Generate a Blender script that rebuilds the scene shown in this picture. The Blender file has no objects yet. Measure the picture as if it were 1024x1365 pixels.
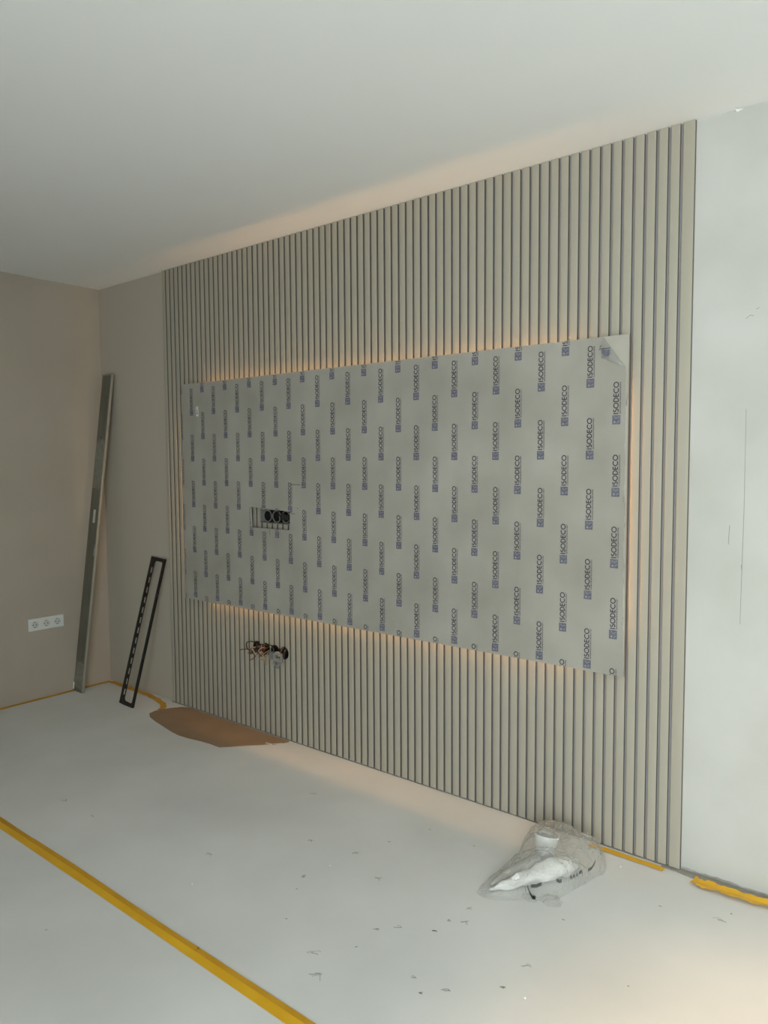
import bpy, bmesh, math, random
from mathutils import Vector, Matrix, noise
random.seed(7)
SC = bpy.context.scene
COL = SC.collection
PI = math.pi
H = 2.6

# ------------------------------------------------------------------ camera
cam = bpy.data.cameras.new('camera')
cam.sensor_fit = 'VERTICAL'; cam.sensor_height = 36.0
cam.lens = 990.02 / 1365 * 36.0
cam.clip_start = 0.02
co = bpy.data.objects.new('camera', cam); COL.objects.link(co)
_r = Vector((0.77550823, 0.63130561, -0.00634171)); _u = Vector((-0.03775786, 0.05640472, 0.99769377)); _b = Vector((0.63020737, -0.77348028, 0.06757907))
M = Matrix(((_r.x, _u.x, _b.x, 4.57199745), (_r.y, _u.y, _b.y, -2.66346225), (_r.z, _u.z, _b.z, 1.46590583), (0, 0, 0, 1)))
co.matrix_world = M
SC.camera = co

# ------------------------------------------------------------------ world, light, exposure
wd = bpy.data.worlds.new('daylight'); SC.world = wd; wd.use_nodes = True
wb = wd.node_tree.nodes['Background']
wb.inputs[0].default_value = (0.93, 0.97, 1.0, 1); wb.inputs[1].default_value = 8.8
vs = SC.view_settings
vs.view_transform = 'Standard'; vs.look = 'None'; vs.gamma = 1.0; vs.exposure = 0.0
vs.use_curve_mapping = False
WX0, WX1, WZ0, WZ1, WY = 4.1, 7.0, 0.05, 2.30, -4.0     # the room's big window, behind the camera
pl = bpy.data.lights.new('window_portal', 'AREA'); pl.shape = 'RECTANGLE'
pl.size = WX1 - WX0; pl.size_y = WZ1 - WZ0; pl.cycles.is_portal = True
po = bpy.data.objects.new('window_portal', pl); COL.objects.link(po)
po.location = ((WX0 + WX1) / 2, WY - 0.22, (WZ0 + WZ1) / 2); po.rotation_euler = (PI / 2, 0, 0)
# warm ceiling spot further along the room, to the right of the frame
sl = bpy.data.lights.new('warm_spot', 'SPOT'); sl.energy = 140; sl.color = (1.0, 0.60, 0.28)
sl.spot_size = math.radians(52); sl.spot_blend = 0.7; sl.shadow_soft_size = 0.04
so = bpy.data.objects.new('warm_spot', sl); COL.objects.link(so)
so.location = (5.05, -1.4, 2.5)
so.rotation_euler = (Vector((4.7, -1.15, 0)) - so.location).to_track_quat('-Z', 'Y').to_euler()

# ------------------------------------------------------------------ helpers
def mat(name, col, rough=0.8, metal=0.0, col2=None, scale=8.0, detail=4.0, bump=0.0, bscale=60.0, lo=0.35, hi=0.65, spec=0.5, stretch=None, coat=0.0):
    m = bpy.data.materials.new(name); m.use_nodes = True
    nt = m.node_tree; b = nt.nodes['Principled BSDF']
    b.inputs['Base Color'].default_value = (*col, 1); b.inputs['Roughness'].default_value = rough
    b.inputs['Metallic'].default_value = metal; b.inputs['Specular IOR Level'].default_value = spec
    b.inputs['Coat Weight'].default_value = coat
    tc = nt.nodes.new('ShaderNodeTexCoord'); src = tc.outputs['Object']
    if stretch:
        mp = nt.nodes.new('ShaderNodeMapping'); mp.inputs['Scale'].default_value = stretch
        nt.links.new(src, mp.inputs[0]); src = mp.outputs[0]
    if col2:
        n = nt.nodes.new('ShaderNodeTexNoise'); n.inputs['Scale'].default_value = scale; n.inputs['Detail'].default_value = detail
        nt.links.new(src, n.inputs['Vector'])
        r = nt.nodes.new('ShaderNodeValToRGB'); r.color_ramp.elements[0].position = lo; r.color_ramp.elements[1].position = hi
        r.color_ramp.elements[0].color = (*col, 1); r.color_ramp.elements[1].color = (*col2, 1)
        nt.links.new(n.outputs['Fac'], r.inputs[0]); nt.links.new(r.outputs[0], b.inputs['Base Color'])
    if bump:
        n = nt.nodes.new('ShaderNodeTexNoise'); n.inputs['Scale'].default_value = bscale; n.inputs['Detail'].default_value = 3
        nt.links.new(src, n.inputs['Vector'])
        bp = nt.nodes.new('ShaderNodeBump'); bp.inputs['Strength'].default_value = bump; bp.inputs['Distance'].default_value = 0.01
        nt.links.new(n.outputs['Fac'], bp.inputs['Height']); nt.links.new(bp.outputs[0], b.inputs['Normal'])
    return m

def clear_mat(name, alpha, tint, rough, bscale, bump, detail=4, base=(0.8, 0.8, 0.8), fres=1.0):
    m = bpy.data.materials.new(name); m.use_nodes = True
    nt = m.node_tree; b = nt.nodes['Principled BSDF']; out = nt.nodes['Material Output']
    b.inputs['Base Color'].default_value = (*base, 1); b.inputs['Roughness'].default_value = rough
    b.inputs['Specular IOR Level'].default_value = 1.0
    tr = nt.nodes.new('ShaderNodeBsdfTransparent'); tr.inputs[0].default_value = (*tint, 1)
    lw = nt.nodes.new('ShaderNodeLayerWeight'); lw.inputs[0].default_value = 0.35
    ma = nt.nodes.new('ShaderNodeMath'); ma.operation = 'MULTIPLY_ADD'; ma.inputs[1].default_value = fres; ma.inputs[2].default_value = alpha
    ma.use_clamp = True
    mx = nt.nodes.new('ShaderNodeMixShader')
    nt.links.new(lw.outputs['Facing'], ma.inputs[0]); nt.links.new(ma.outputs[0], mx.inputs[0])
    nt.links.new(tr.outputs[0], mx.inputs[1]); nt.links.new(b.outputs[0], mx.inputs[2]); nt.links.new(mx.outputs[0], out.inputs[0])
    if bump:
        tc = nt.nodes.new('ShaderNodeTexCoord')
        n = nt.nodes.new('ShaderNodeTexNoise'); n.inputs['Scale'].default_value = bscale; n.inputs['Detail'].default_value = detail
        nt.links.new(tc.outputs['Object'], n.inputs['Vector'])
        bp = nt.nodes.new('ShaderNodeBump'); bp.inputs['Strength'].default_value = bump; bp.inputs['Distance'].default_value = 0.02
        nt.links.new(n.outputs['Fac'], bp.inputs['Height']); nt.links.new(bp.outputs[0], b.inputs['Normal']); nt.links.new(bp.outputs[0], lw.inputs['Normal'])
    return m

def emat(name, col, s):
    m = bpy.data.materials.new(name); m.use_nodes = True
    b = m.node_tree.nodes['Principled BSDF']; b.inputs['Base Color'].default_value = (*col, 1)
    b.inputs['Emission Color'].default_value = (*col, 1); b.inputs['Emission Strength'].default_value = s
    return m

def obj(name, me, m=None, parent=None, **props):
    if isinstance(me, bmesh.types.BMesh):
        me2 = bpy.data.meshes.new(name); me.normal_update(); me.to_mesh(me2); me.free(); me = me2
    if m is not None and not me.materials: me.materials.append(m)
    o = bpy.data.objects.new(name, me); COL.objects.link(o)
    if parent: o.parent = parent
    for k, v in props.items(): o[k] = v
    return o

def thing(name, label, cat, loc=(0, 0, 0), group=None):
    o = bpy.data.objects.new(name, None); COL.objects.link(o); o.location = loc
    o.empty_display_size = 0.05
    o['label'] = label; o['category'] = cat
    if group: o['group'] = group
    return o

def box(bm, x0, x1, y0, y1, z0, z1, bev=0.0):
    b = bmesh.new()
    v = [b.verts.new(p) for p in ((x0, y0, z0), (x1, y0, z0), (x1, y1, z0), (x0, y1, z0), (x0, y0, z1), (x1, y0, z1), (x1, y1, z1), (x0, y1, z1))]
    for f in ((3, 2, 1, 0), (4, 5, 6, 7), (0, 1, 5, 4), (1, 2, 6, 5), (2, 3, 7, 6), (3, 0, 4, 7)): b.faces.new([v[i] for i in f])
    if bev: bmesh.ops.bevel(b, geom=b.edges[:], offset=bev, segments=2, profile=0.5, affect='EDGES')
    merge(bm, b); return bm

def merge(bm, b):
    t = bpy.data.meshes.new('t'); b.to_mesh(t); b.free(); bm.from_mesh(t); bpy.data.meshes.remove(t)

def prism(bm, poly, axis, a, b):
    """extrude a 2-D polygon along axis from a to b"""
    def P(p, t):
        return {'z': (p[0], p[1], t), 'y': (p[0], t, p[1]), 'x': (t, p[0], p[1])}[axis]
    v0 = [bm.verts.new(P(p, a)) for p in poly]; v1 = [bm.verts.new(P(p, b)) for p in poly]
    n = len(poly)
    fs = [bm.faces.new(v0[::-1]), bm.faces.new(v1)]
    for i in range(n): fs.append(bm.faces.new((v0[i], v0[(i + 1) % n], v1[(i + 1) % n], v1[i])))
    bmesh.ops.recalc_face_normals(bm, faces=fs)
    return bm

def tube(bm, pts, r, seg=8, closed_ends=True):
    pts = [Vector(p) for p in pts]; rings = []
    rs = r if isinstance(r, (list, tuple)) else [r] * len(pts)
    up = Vector((0.13, 0.21, 0.97))
    for i, p in enumerate(pts):
        d = (pts[min(i + 1, len(pts) - 1)] - pts[max(i - 1, 0)]).normalized()
        s = d.cross(up)
        if s.length < 1e-4: s = d.cross(Vector((1, 0, 0)))
        s.normalize(); t = s.cross(d)
        up = t
        rings.append([bm.verts.new(p + (s * math.cos(2 * PI * k / seg) + t * math.sin(2 * PI * k / seg)) * rs[i]) for k in range(seg)])
    for a, b in zip(rings, rings[1:]):
        for k in range(seg): bm.faces.new((a[k], a[(k + 1) % seg], b[(k + 1) % seg], b[k]))
    if closed_ends:
        bm.faces.new(rings[0][::-1]); bm.faces.new(rings[-1])
    return bm

def spline(pts, n=6):
    P = [Vector(p) for p in pts]; P = [P[0]] + P + [P[-1]]; out = []
    for i in range(1, len(P) - 2):
        for k in range(n):
            t = k / n; a, b, c, d = P[i - 1], P[i], P[i + 1], P[i + 2]
            out.append(0.5 * ((2 * b) + (c - a) * t + (2 * a - 5 * b + 4 * c - d) * t * t + (3 * b - a - 3 * c + d) * t ** 3))
    out.append(P[-2]); return out

def lathe(bm, prof, mtx, seg=24):
    """prof: (radius, height) along local +z"""
    rings = []
    for r, h in prof:
        if r < 1e-6: rings.append([bm.verts.new(mtx @ Vector((0, 0, h)))])
        else: rings.append([bm.verts.new(mtx @ Vector((r * math.cos(2 * PI * k / seg), r * math.sin(2 * PI * k / seg), h))) for k in range(seg)])
    for a, b in zip(rings, rings[1:]):
        for k in range(seg):
            q = [a[k % len(a)], a[(k + 1) % len(a)], b[(k + 1) % len(b)], b[k % len(b)]]
            u = []
            for v in q:
                if v not in u: u.append(v)
            if len(u) > 2: bm.faces.new(u)
    return bm

def smooth(o, ang=40):
    for p in o.data.polygons: p.use_smooth = True
    try: o.data.set_sharp_from_angle(angle=math.radians(ang))
    except Exception: pass
    return o

def cut(me, cutter_me):
    """boolean difference at mesh level, returns new mesh; helpers are removed"""
    a = bpy.data.objects.new('a', me); b = bpy.data.objects.new('b', cutter_me)
    COL.objects.link(a); COL.objects.link(b)
    md = a.modifiers.new('b', 'BOOLEAN'); md.operation = 'DIFFERENCE'; md.object = b; md.solver = 'EXACT'
    dg = bpy.context.evaluated_depsgraph_get(); dg.update()
    r = bpy.data.meshes.new_from_object(a.evaluated_get(dg))
    bpy.data.objects.remove(a); bpy.data.objects.remove(b)
    return r

def tomesh(bm, m=None, name='m'):
    me = bpy.data.meshes.new(name); bm.normal_update(); bm.to_mesh(me); bm.free()
    if m: me.materials.append(m)
    return me

# ------------------------------------------------------------------ materials
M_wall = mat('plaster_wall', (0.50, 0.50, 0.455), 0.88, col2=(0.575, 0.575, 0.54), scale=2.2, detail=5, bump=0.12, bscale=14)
M_taupe = mat('taupe_wall', (0.38, 0.36, 0.33), 0.9, col2=(0.42, 0.40, 0.36), scale=2)  # walls outside the frame, toned darker to cut the bounced light
M_wall_left = mat('plaster_wall_left', (0.42, 0.37, 0.30), 0.9, col2=(0.455, 0.405, 0.33), scale=2.0, detail=4, bump=0.1, bscale=12)
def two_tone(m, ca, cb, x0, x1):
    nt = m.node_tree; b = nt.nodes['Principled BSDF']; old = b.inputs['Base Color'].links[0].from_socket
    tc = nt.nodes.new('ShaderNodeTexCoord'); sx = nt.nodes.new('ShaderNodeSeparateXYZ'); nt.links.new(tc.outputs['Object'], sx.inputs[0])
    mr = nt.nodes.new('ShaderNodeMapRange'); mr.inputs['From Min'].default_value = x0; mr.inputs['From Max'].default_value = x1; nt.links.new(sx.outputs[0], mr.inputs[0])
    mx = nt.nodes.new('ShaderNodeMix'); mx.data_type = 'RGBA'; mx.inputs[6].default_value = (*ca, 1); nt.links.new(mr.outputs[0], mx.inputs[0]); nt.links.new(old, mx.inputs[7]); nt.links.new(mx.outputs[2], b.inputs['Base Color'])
two_tone(M_wall, (0.50, 0.455, 0.375), None, 0.8, 3.7)      # base colour runs from beige at the left to the paler tone at the right
M_ceil = mat('ceiling_paint', (0.83, 0.85, 0.84), 0.9, col2=(0.85, 0.868, 0.855), scale=1.2, bump=0.04, bscale=20)
M_floor = mat('white_cover_paper', (0.70, 0.705, 0.685), 0.5, col2=(0.79, 0.79, 0.77), scale=1.6, detail=6, bump=0.18, bscale=2.6, spec=0.4)
M_slat = mat('greige_slat', (0.395, 0.368, 0.298), 0.6, col2=(0.425, 0.398, 0.325), scale=1.2, detail=2, stretch=(6, 6, 0.5), bump=0.02, bscale=180)
M_slat_shade = mat('shaded_groove_side', (0.15, 0.135, 0.11), 0.8)
M_gfloor = mat('grey_groove_floor', (0.33, 0.32, 0.335), 0.7)
M_marble = mat('grey_beige_marble_board', (0.365, 0.345, 0.29), 0.4, col2=(0.49, 0.475, 0.415), scale=3.2, detail=7, lo=0.3, hi=0.7)
M_film = clear_mat('protective_film', 0.12, (0.93, 0.93, 0.93), 0.28, 9, 0.25, base=(0.62, 0.61, 0.56), fres=0.25)
M_flap = clear_mat('folded_film', 0.42, (0.85, 0.86, 0.85), 0.2, 25, 0.5, base=(0.50, 0.50, 0.46), fres=0.3)
M_ink = mat('navy_print', (0.028, 0.027, 0.05), 0.5)
M_ink2 = mat('blue_grey_print', (0.115, 0.115, 0.145), 0.5, col2=(0.165, 0.165, 0.195), scale=130, detail=2)
M_ink3 = mat('pale_emblem_mark', (0.42, 0.42, 0.50), 0.5)
M_paper = mat('paper_label', (0.66, 0.65, 0.60), 0.7)
M_pencil = mat('pencil', (0.16, 0.155, 0.14), 0.8)
M_pencil2 = mat('faint_pencil', (0.30, 0.30, 0.28), 0.8)
M_pedge = mat('soiled_plaster_edge', (0.33, 0.32, 0.28), 0.9, col2=(0.42, 0.41, 0.37), scale=60)
M_wood = mat('batten_wood', (0.36, 0.25, 0.15), 0.7, col2=(0.42, 0.30, 0.18), scale=12, stretch=(1, 6, 6))
M_edge = mat('brown_board_edge', (0.30, 0.235, 0.18), 0.8, col2=(0.36, 0.29, 0.23), scale=30)
M_led = emat('warm_led', (1.0, 0.54, 0.20), 36)
M_ledtape = mat('led_tape_white', (0.6, 0.58, 0.5), 0.5)
M_alu = mat('dull_aluminium', (0.14, 0.136, 0.108), 0.5, metal=0.2, col2=(0.175, 0.17, 0.14), scale=20, stretch=(1, 1, 0.25), bump=0.05, bscale=90)
M_alu_edge = mat('bright_aluminium_edge', (0.33, 0.32, 0.27), 0.45, metal=0.3)
M_alu_dirt = mat('plaster_smeared_aluminium', (0.21, 0.20, 0.16), 0.8, col2=(0.28, 0.265, 0.215), scale=30)
M_black = mat('black_powder_coat', (0.006, 0.006, 0.006), 0.5, bump=0.05, bscale=300)
M_plate = mat('white_plastic', (0.72, 0.74, 0.71), 0.35)
M_dish = mat('white_plastic_dish', (0.60, 0.61, 0.58), 0.35)
M_dark = mat('dark_hole', (0.01, 0.01, 0.01), 0.7)
M_steel = mat('contact_metal', (0.5, 0.5, 0.48), 0.3, metal=1.0)
M_tape = mat('yellow_tape', (0.78, 0.42, 0.012), 0.45, col2=(0.86, 0.49, 0.02), scale=5, bump=0.1, bscale=25)
M_tape2 = mat('ochre_tape_overlap', (0.60, 0.30, 0.012), 0.5, col2=(0.68, 0.35, 0.02), scale=9)
M_card = mat('brown_board', (0.30, 0.20, 0.118), 0.85, col2=(0.335, 0.225, 0.138), scale=7, bump=0.06, bscale=40)
M_grey = mat('grey_screed', (0.30, 0.285, 0.24), 0.9, col2=(0.37, 0.355, 0.31), scale=30, bump=0.2, bscale=60)
M_boxblk = mat('black_box_plastic', (0.018, 0.017, 0.016), 0.5)
M_greymech = mat('grey_socket_insert', (0.20, 0.20, 0.185), 0.45, col2=(0.27, 0.27, 0.25), scale=40)
M_copper = mat('brown_wire', (0.14, 0.075, 0.035), 0.45)
M_tan = mat('tan_wire', (0.36, 0.27, 0.17), 0.5)
M_red = mat('red_clamp', (0.13, 0.022, 0.012), 0.4)
M_dkwire = mat('dark_wire', (0.03, 0.02, 0.018), 0.45)
M_white = mat('white_satin_plastic', (0.90, 0.90, 0.88), 0.22, bump=0.25, bscale=22)
M_greyplas = mat('grey_plastic_film', (0.45, 0.44, 0.40), 0.35, bump=0.3, bscale=20)
M_bag = clear_mat('clear_polythene', 0.10, (0.95, 0.95, 0.94), 0.10, 24, 1.0, detail=3, base=(0.70, 0.70, 0.67), fres=0.55)
M_crease = clear_mat('crease_glint', 0.7, (0.95, 0.95, 0.95), 0.15, 30, 0.4, base=(0.85, 0.85, 0.84), fres=0.3)
M_scuff = mat('floor_scuff', (0.22, 0.22, 0.205), 0.8)
M_scuff2 = mat('floor_scuff_light', (0.45, 0.45, 0.43), 0.8)
M_chip = mat('white_filler', (0.85, 0.85, 0.83), 0.9)
M_frame = mat('window_frame_white', (0.8, 0.8, 0.8), 0.4)
M_glass = clear_mat('window_glass', 0.0, (0.97, 0.99, 0.98), 0.02, 1, 0, fres=0.2)

# ------------------------------------------------------------------ slat geometry data
XS, P = 0.7606, 0.04052656          # right edge of the first slat, pitch
XL, XR = 0.7236, 3.7678
SD = 0.018                           # slat front depth in front of the wall
BK = 0.006                           # groove floor depth
HOLE_X = [1.522 + 0.071 * i for i in range(4)]; HOLE_Z = 0.466; HOLE_R = 0.0335
RX0, RX1, RZ0, RZ1 = 1.556, 1.800, 1.144, 1.219      # opening behind the board cut-out

def cutter(y0, y1, rz=0.0):
    bm = bmesh.new()
    for x in HOLE_X:
        prism(bm, [(x + (HOLE_R + rz) * math.cos(2 * PI * k / 28), HOLE_Z + (HOLE_R + rz) * math.sin(2 * PI * k / 28)) for k in range(28)], 'y', y0, y1)
    b2 = bmesh.new(); box(b2, RX0 - rz, RX1 + rz, y0, y1, RZ0 - rz, RZ1 + rz); merge(bm, b2)
    bmesh.ops.recalc_face_normals(bm, faces=bm.faces[:])
    return tomesh(bm)

# ------------------------------------------------------------------ room
X1, Y0 = 7.6, WY
bm = box(bmesh.new(), -0.25, X1 + 0.25, Y0 - 0.25, 0.25, -0.15, 0); floor = obj('floor', bm, M_floor, kind='structure')
bm = box(bmesh.new(), -0.25, X1 + 0.25, Y0 - 0.25, 0.25, H, H + 0.15); ceiling = obj('ceiling', bm, M_ceil, kind='structure')
bm = box(bmesh.new(), -0.25, X1 + 0.25, 0, 0.25, 0, H)
wm = cut(tomesh(bm), cutter(-0.05, 0.055, 0.001))
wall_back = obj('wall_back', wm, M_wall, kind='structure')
bm = box(bmesh.new(), -0.25, 0, Y0, 0, 0, H); wall_left = obj('wall_left', bm, M_wall_left, kind='structure')
bm = box(bmesh.new(), X1, X1 + 0.25, Y0, 0, 0, H); obj('wall_right', bm, M_taupe, kind='structure')
bm = bmesh.new()
box(bm, -0.25, WX0, Y0 - 0.25, Y0, 0, H); box(bm, WX1, X1 + 0.25, Y0 - 0.25, Y0, 0, H)
box(bm, WX0, WX1, Y0 - 0.25, Y0, 0, WZ0); box(bm, WX0, WX1, Y0 - 0.25, Y0, WZ1, H)
obj('wall_front', bm, M_taupe, kind='structure')
w = bpy.data.objects.new('window_1', None); COL.objects.link(w); w['kind'] = 'structure'; w.location = ((WX0 + WX1) / 2, Y0 - 0.1, WZ0)
lx = (WX1 - WX0) / 2; hz = WZ1 - WZ0
bm = bmesh.new()
for a, b, c, d in ((-lx, -lx + 0.06, 0, hz), (lx - 0.06, lx, 0, hz), (-lx + 0.06, lx - 0.06, 0, 0.06), (-lx + 0.06, lx - 0.06, hz - 0.06, hz), (-0.04, 0.04, 0.06, hz - 0.06)):
    box(bm, a, b, -0.03, 0.03, c, d)
obj('frame', bm, M_frame, w)
for a, b in ((-lx + 0.06, -0.04), (0.04, lx - 0.06)):
    obj('pane', box(bmesh.new(), a, b, -0.003, 0.003, 0.06, hz - 0.06), M_glass, w)

# grey screed strip left bare along the foot of the right-hand wall
bm = bmesh.new(); n = 60; top = []; 
pts = [(3.706 + i * 0.03, -0.034 + 0.006 * noise.noise(Vector((i * 0.4, 0, 0)))) for i in range(n)]
prism(bm, [(3.706, -0.0005)] + pts + [(3.706 + (n - 1) * 0.03, -0.0005)], 'z', 0.0002, 0.003)
obj('trim_1', bm, M_grey, kind='structure')
# ragged plaster edge at the foot of that wall
bm = bmesh.new(); n = 90
lowp = [(3.77 + i * 0.02, 0.0035) for i in range(n)]
upp = [(3.77 + i * 0.02, 0.008 + 0.010 * max(0, noise.noise(Vector((i * 0.55, 3, 0))) + 0.35) ) for i in range(n)]
va = [bm.verts.new((x, -0.0012, z)) for x, z in lowp]; vb = [bm.verts.new((x, -0.0012, z)) for x, z in upp]
for i in range(n - 1): bm.faces.new((va[i], va[i + 1], vb[i + 1], vb[i]))
obj('plaster_edge', bm, M_pedge, wall_back)

# pencil line and scratches on the right part of the wall
def strokes(bm, segs, w, f):
    """flat ribbons; f maps (a,b)->world; segs are lists of 2-D points"""
    for s in segs:
        L = []
        for i, p in enumerate(s):
            a = Vector(s[max(i - 1, 0)]); b = Vector(s[min(i + 1, len(s) - 1)]); d = (b - a).normalized(); nn = Vector((-d.y, d.x)) * w / 2
            p = Vector(p); L.append((bm.verts.new(f(*(p + nn))), bm.verts.new(f(*(p - nn)))))
        for a, b in zip(L, L[1:]): bm.faces.new((a[0], b[0], b[1], a[1]))
bm = bmesh.new()
strokes(bm, [[(3.9433, 1.632), (3.945, 1.3), (3.9432, 1.10), (3.9415, 0.914)]], 0.0016, lambda a, b: (a, -0.0006, b))
strokes(bm, [[(3.9405, 1.115), (3.943, 1.095)], [(3.9015, 1.245), (3.9, 1.215), (3.899, 1.18)], [(3.935, 1.925), (3.948, 1.935), (3.958, 1.932)], [(3.965, 1.952), (3.975, 1.956)]], 0.0022, lambda a, b: (a, -0.0006, b))
obj('pencil_line', bm, M_pencil2, wall_back, label='thin grey pencil line and nicks')
bm = bmesh.new(); strokes(bm, [[(4.08, 0.86), (4.10, 0.85), (4.115, 0.82)]], 0.012, lambda a, b: (a, -0.0006, b)); obj('smear', bm, M_wall_left, wall_back)
# filler chip where the wall meets the ceiling
bm = bmesh.new()
v = [bm.verts.new(p) for p in ((3.884, -0.001, H - 0.001), (3.888, -0.012, H - 0.002), (3.893, -0.001, H - 0.009), (3.898, -0.005, H - 0.002), (3.912, -0.001, H - 0.003))]
for f in ((0, 1, 2), (1, 3, 2), (3, 4, 2)): bm.faces.new([v[i] for i in f])
obj('filler_chip', bm, M_chip, wall_back, label='small white chip of filler')

# ------------------------------------------------------------------ slatted panelling
sp = thing('slatted_wall_panel', 'greige vertical slat panelling covering the wall from floor to ceiling behind the printed board', 'wall panel', (0, 0, 0))
ck_slat = cutter(-0.05, 0.02)
def slat_profile(x0, x1):
    pr = [(x0, -BK + 0.001), (x1, -BK + 0.001)]
    for k in range(4):
        a = k / 3 * PI / 2; pr.append((x1 - 0.002 + 0.002 * math.cos(a), -SD + 0.002 - 0.002 * math.sin(a)))
    for k in range(6):
        a = PI / 2 + k / 5 * PI / 2; pr.append((x0 + 0.006 + 0.006 * math.cos(a), -SD + 0.0075 - 0.0075 * math.sin(a)))
    return pr
Z0s, Z1s = 0.007, H - 0.001
def slat_mesh(wd):
    bm = bmesh.new(); prism(bm, slat_profile(-wd, 0), 'z', Z0s, Z1s)
    bm.normal_update()
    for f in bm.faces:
        if f.normal.x > 0.95: f.material_index = 1          # right-facing groove side, its shade painted in as a darker colour
    me = tomesh(bm, M_slat, 'slat'); me.materials.append(M_slat_shade)
    return me
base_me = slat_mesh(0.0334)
def place(me, xr):
    # slats overlapping a socket opening get the opening cut out of them
    lo, hi = xr - 0.037, xr
    need = (hi > HOLE_X[0] - HOLE_R and lo < max(HOLE_X[-1] + HOLE_R, RX1))
    if need:
        bm = bmesh.new(); bm.from_mesh(me); bmesh.ops.translate(bm, verts=bm.verts, vec=(xr, 0, 0)); m2 = tomesh(bm, M_slat, 'slat')
        m2.materials.append(M_slat_shade); c = cut(m2, ck_slat.copy()); bm = bmesh.new(); bm.from_mesh(c); bmesh.ops.translate(bm, verts=bm.verts, vec=(-xr, 0, 0)); me = tomesh(bm, M_slat, 'slat'); me.materials.append(M_slat_shade)
    o = obj('slat', me, None, sp); o.location = (xr, 0, 0); smooth(o, 35); return o
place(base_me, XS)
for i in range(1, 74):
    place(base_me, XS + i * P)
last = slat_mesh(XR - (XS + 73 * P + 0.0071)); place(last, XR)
bm = box(bmesh.new(), XL, XR - 0.0005, -BK, -0.0003, 0.004, H - 0.0005)
obj('backing_sheet', cut(tomesh(bm), ck_slat.copy()), M_gfloor, sp)
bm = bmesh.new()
for k in range(40):      # grey strip under the panel, standing in for the gap shadow
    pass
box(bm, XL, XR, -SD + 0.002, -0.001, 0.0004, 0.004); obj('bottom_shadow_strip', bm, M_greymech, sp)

# ------------------------------------------------------------------ printed board with light strips
FY, BY = -0.055, -0.046
BX = [(0.9385, 0.6755), (3.567, 0.6765), (3.5685, 1.9105), (0.9437, 1.9145)]       # BL BR TR TL
HO = [(1.5339, 1.1214), (1.8296, 1.1212), (1.8317, 1.2166), (1.5290, 1.2310)]
bt = thing('wall_board', 'large pale grey stone-look board in blue-printed protective film, mounted on the slats', 'board', (2.25, BY, 1.3))
inv = Vector((-2.25, -BY, -1.3))
def T(p): return Vector(p) + inv
bm = bmesh.new()
ro = {}
for tag_, ring in (('o', BX), ('i', HO)):
    for y in (FY, BY): ro[tag_, y] = [bm.verts.new(T((x, y, z))) for x, z in ring]
for i in range(4):
    j = (i + 1) % 4
    bm.faces.new((ro['o', FY][i], ro['o', FY][j], ro['i', FY][j], ro['i', FY][i]))
    bm.faces.new((ro['o', BY][i], ro['i', BY][i], ro['i', BY][j], ro['o', BY][j]))
    bm.faces.new((ro['o', FY][i], ro['o', BY][i], ro['o', BY][j], ro['o', FY][j]))
    bm.faces.new((ro['i', FY][i], ro['i', FY][j], ro['i', BY][j], ro['i', BY][i]))
bmesh.ops.recalc_face_normals(bm, faces=bm.faces[:])
for f in bm.faces:
    c_ = f.calc_center_median()
    if abs(f.normal.y) < 0.5 and (abs(c_.x) > 1.2 or abs(c_.z) > 0.55): f.material_index = 1
o = obj('board', bm, M_marble, bt); o.data.materials.append(M_edge)
# film: same outline without the folded corner
FA, FB = (3.474, 1.9106), (3.5582, 1.795)
bm = bmesh.new(); fy = FY - 0.0006
outer = [BX[0], (BX[1][0] - 0.003, BX[1][1]), (3.5635, 1.2), FB, FA, (BX[3][0] + 0.001, BX[3][1] - 0.001)]
def jag(a, b, n, am):
    out = []
    for k in range(n):
        t = k / n; out.append((a[0] + (b[0] - a[0]) * t + (am * noise.noise(Vector((k * 0.9, a[0] * 5, a[1] * 7))) if k else 0), a[1] + (b[1] - a[1]) * t))
    return out
outl = jag(BX[0], outer[1], 1, 0) + jag(outer[1], FB, 60, 0.008) + [FB, FA, outer[5]]
es = []
for ring in (outl, [(x, z) for x, z in HO]):
    vs_ = [bm.verts.new(T((x, fy, z))) for x, z in ring]
    for i in range(len(vs_)): es.append(bm.edges.new((vs_[i], vs_[(i + 1) % len(vs_)])))
bmesh.ops.triangle_fill(bm, use_beauty=True, edges=es)
for f in bm.faces:
    if f.normal.y > 0: f.normal_flip()
film = obj('protective_film', bm, M_film, bt, label='clear protective film printed in blue')
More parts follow.
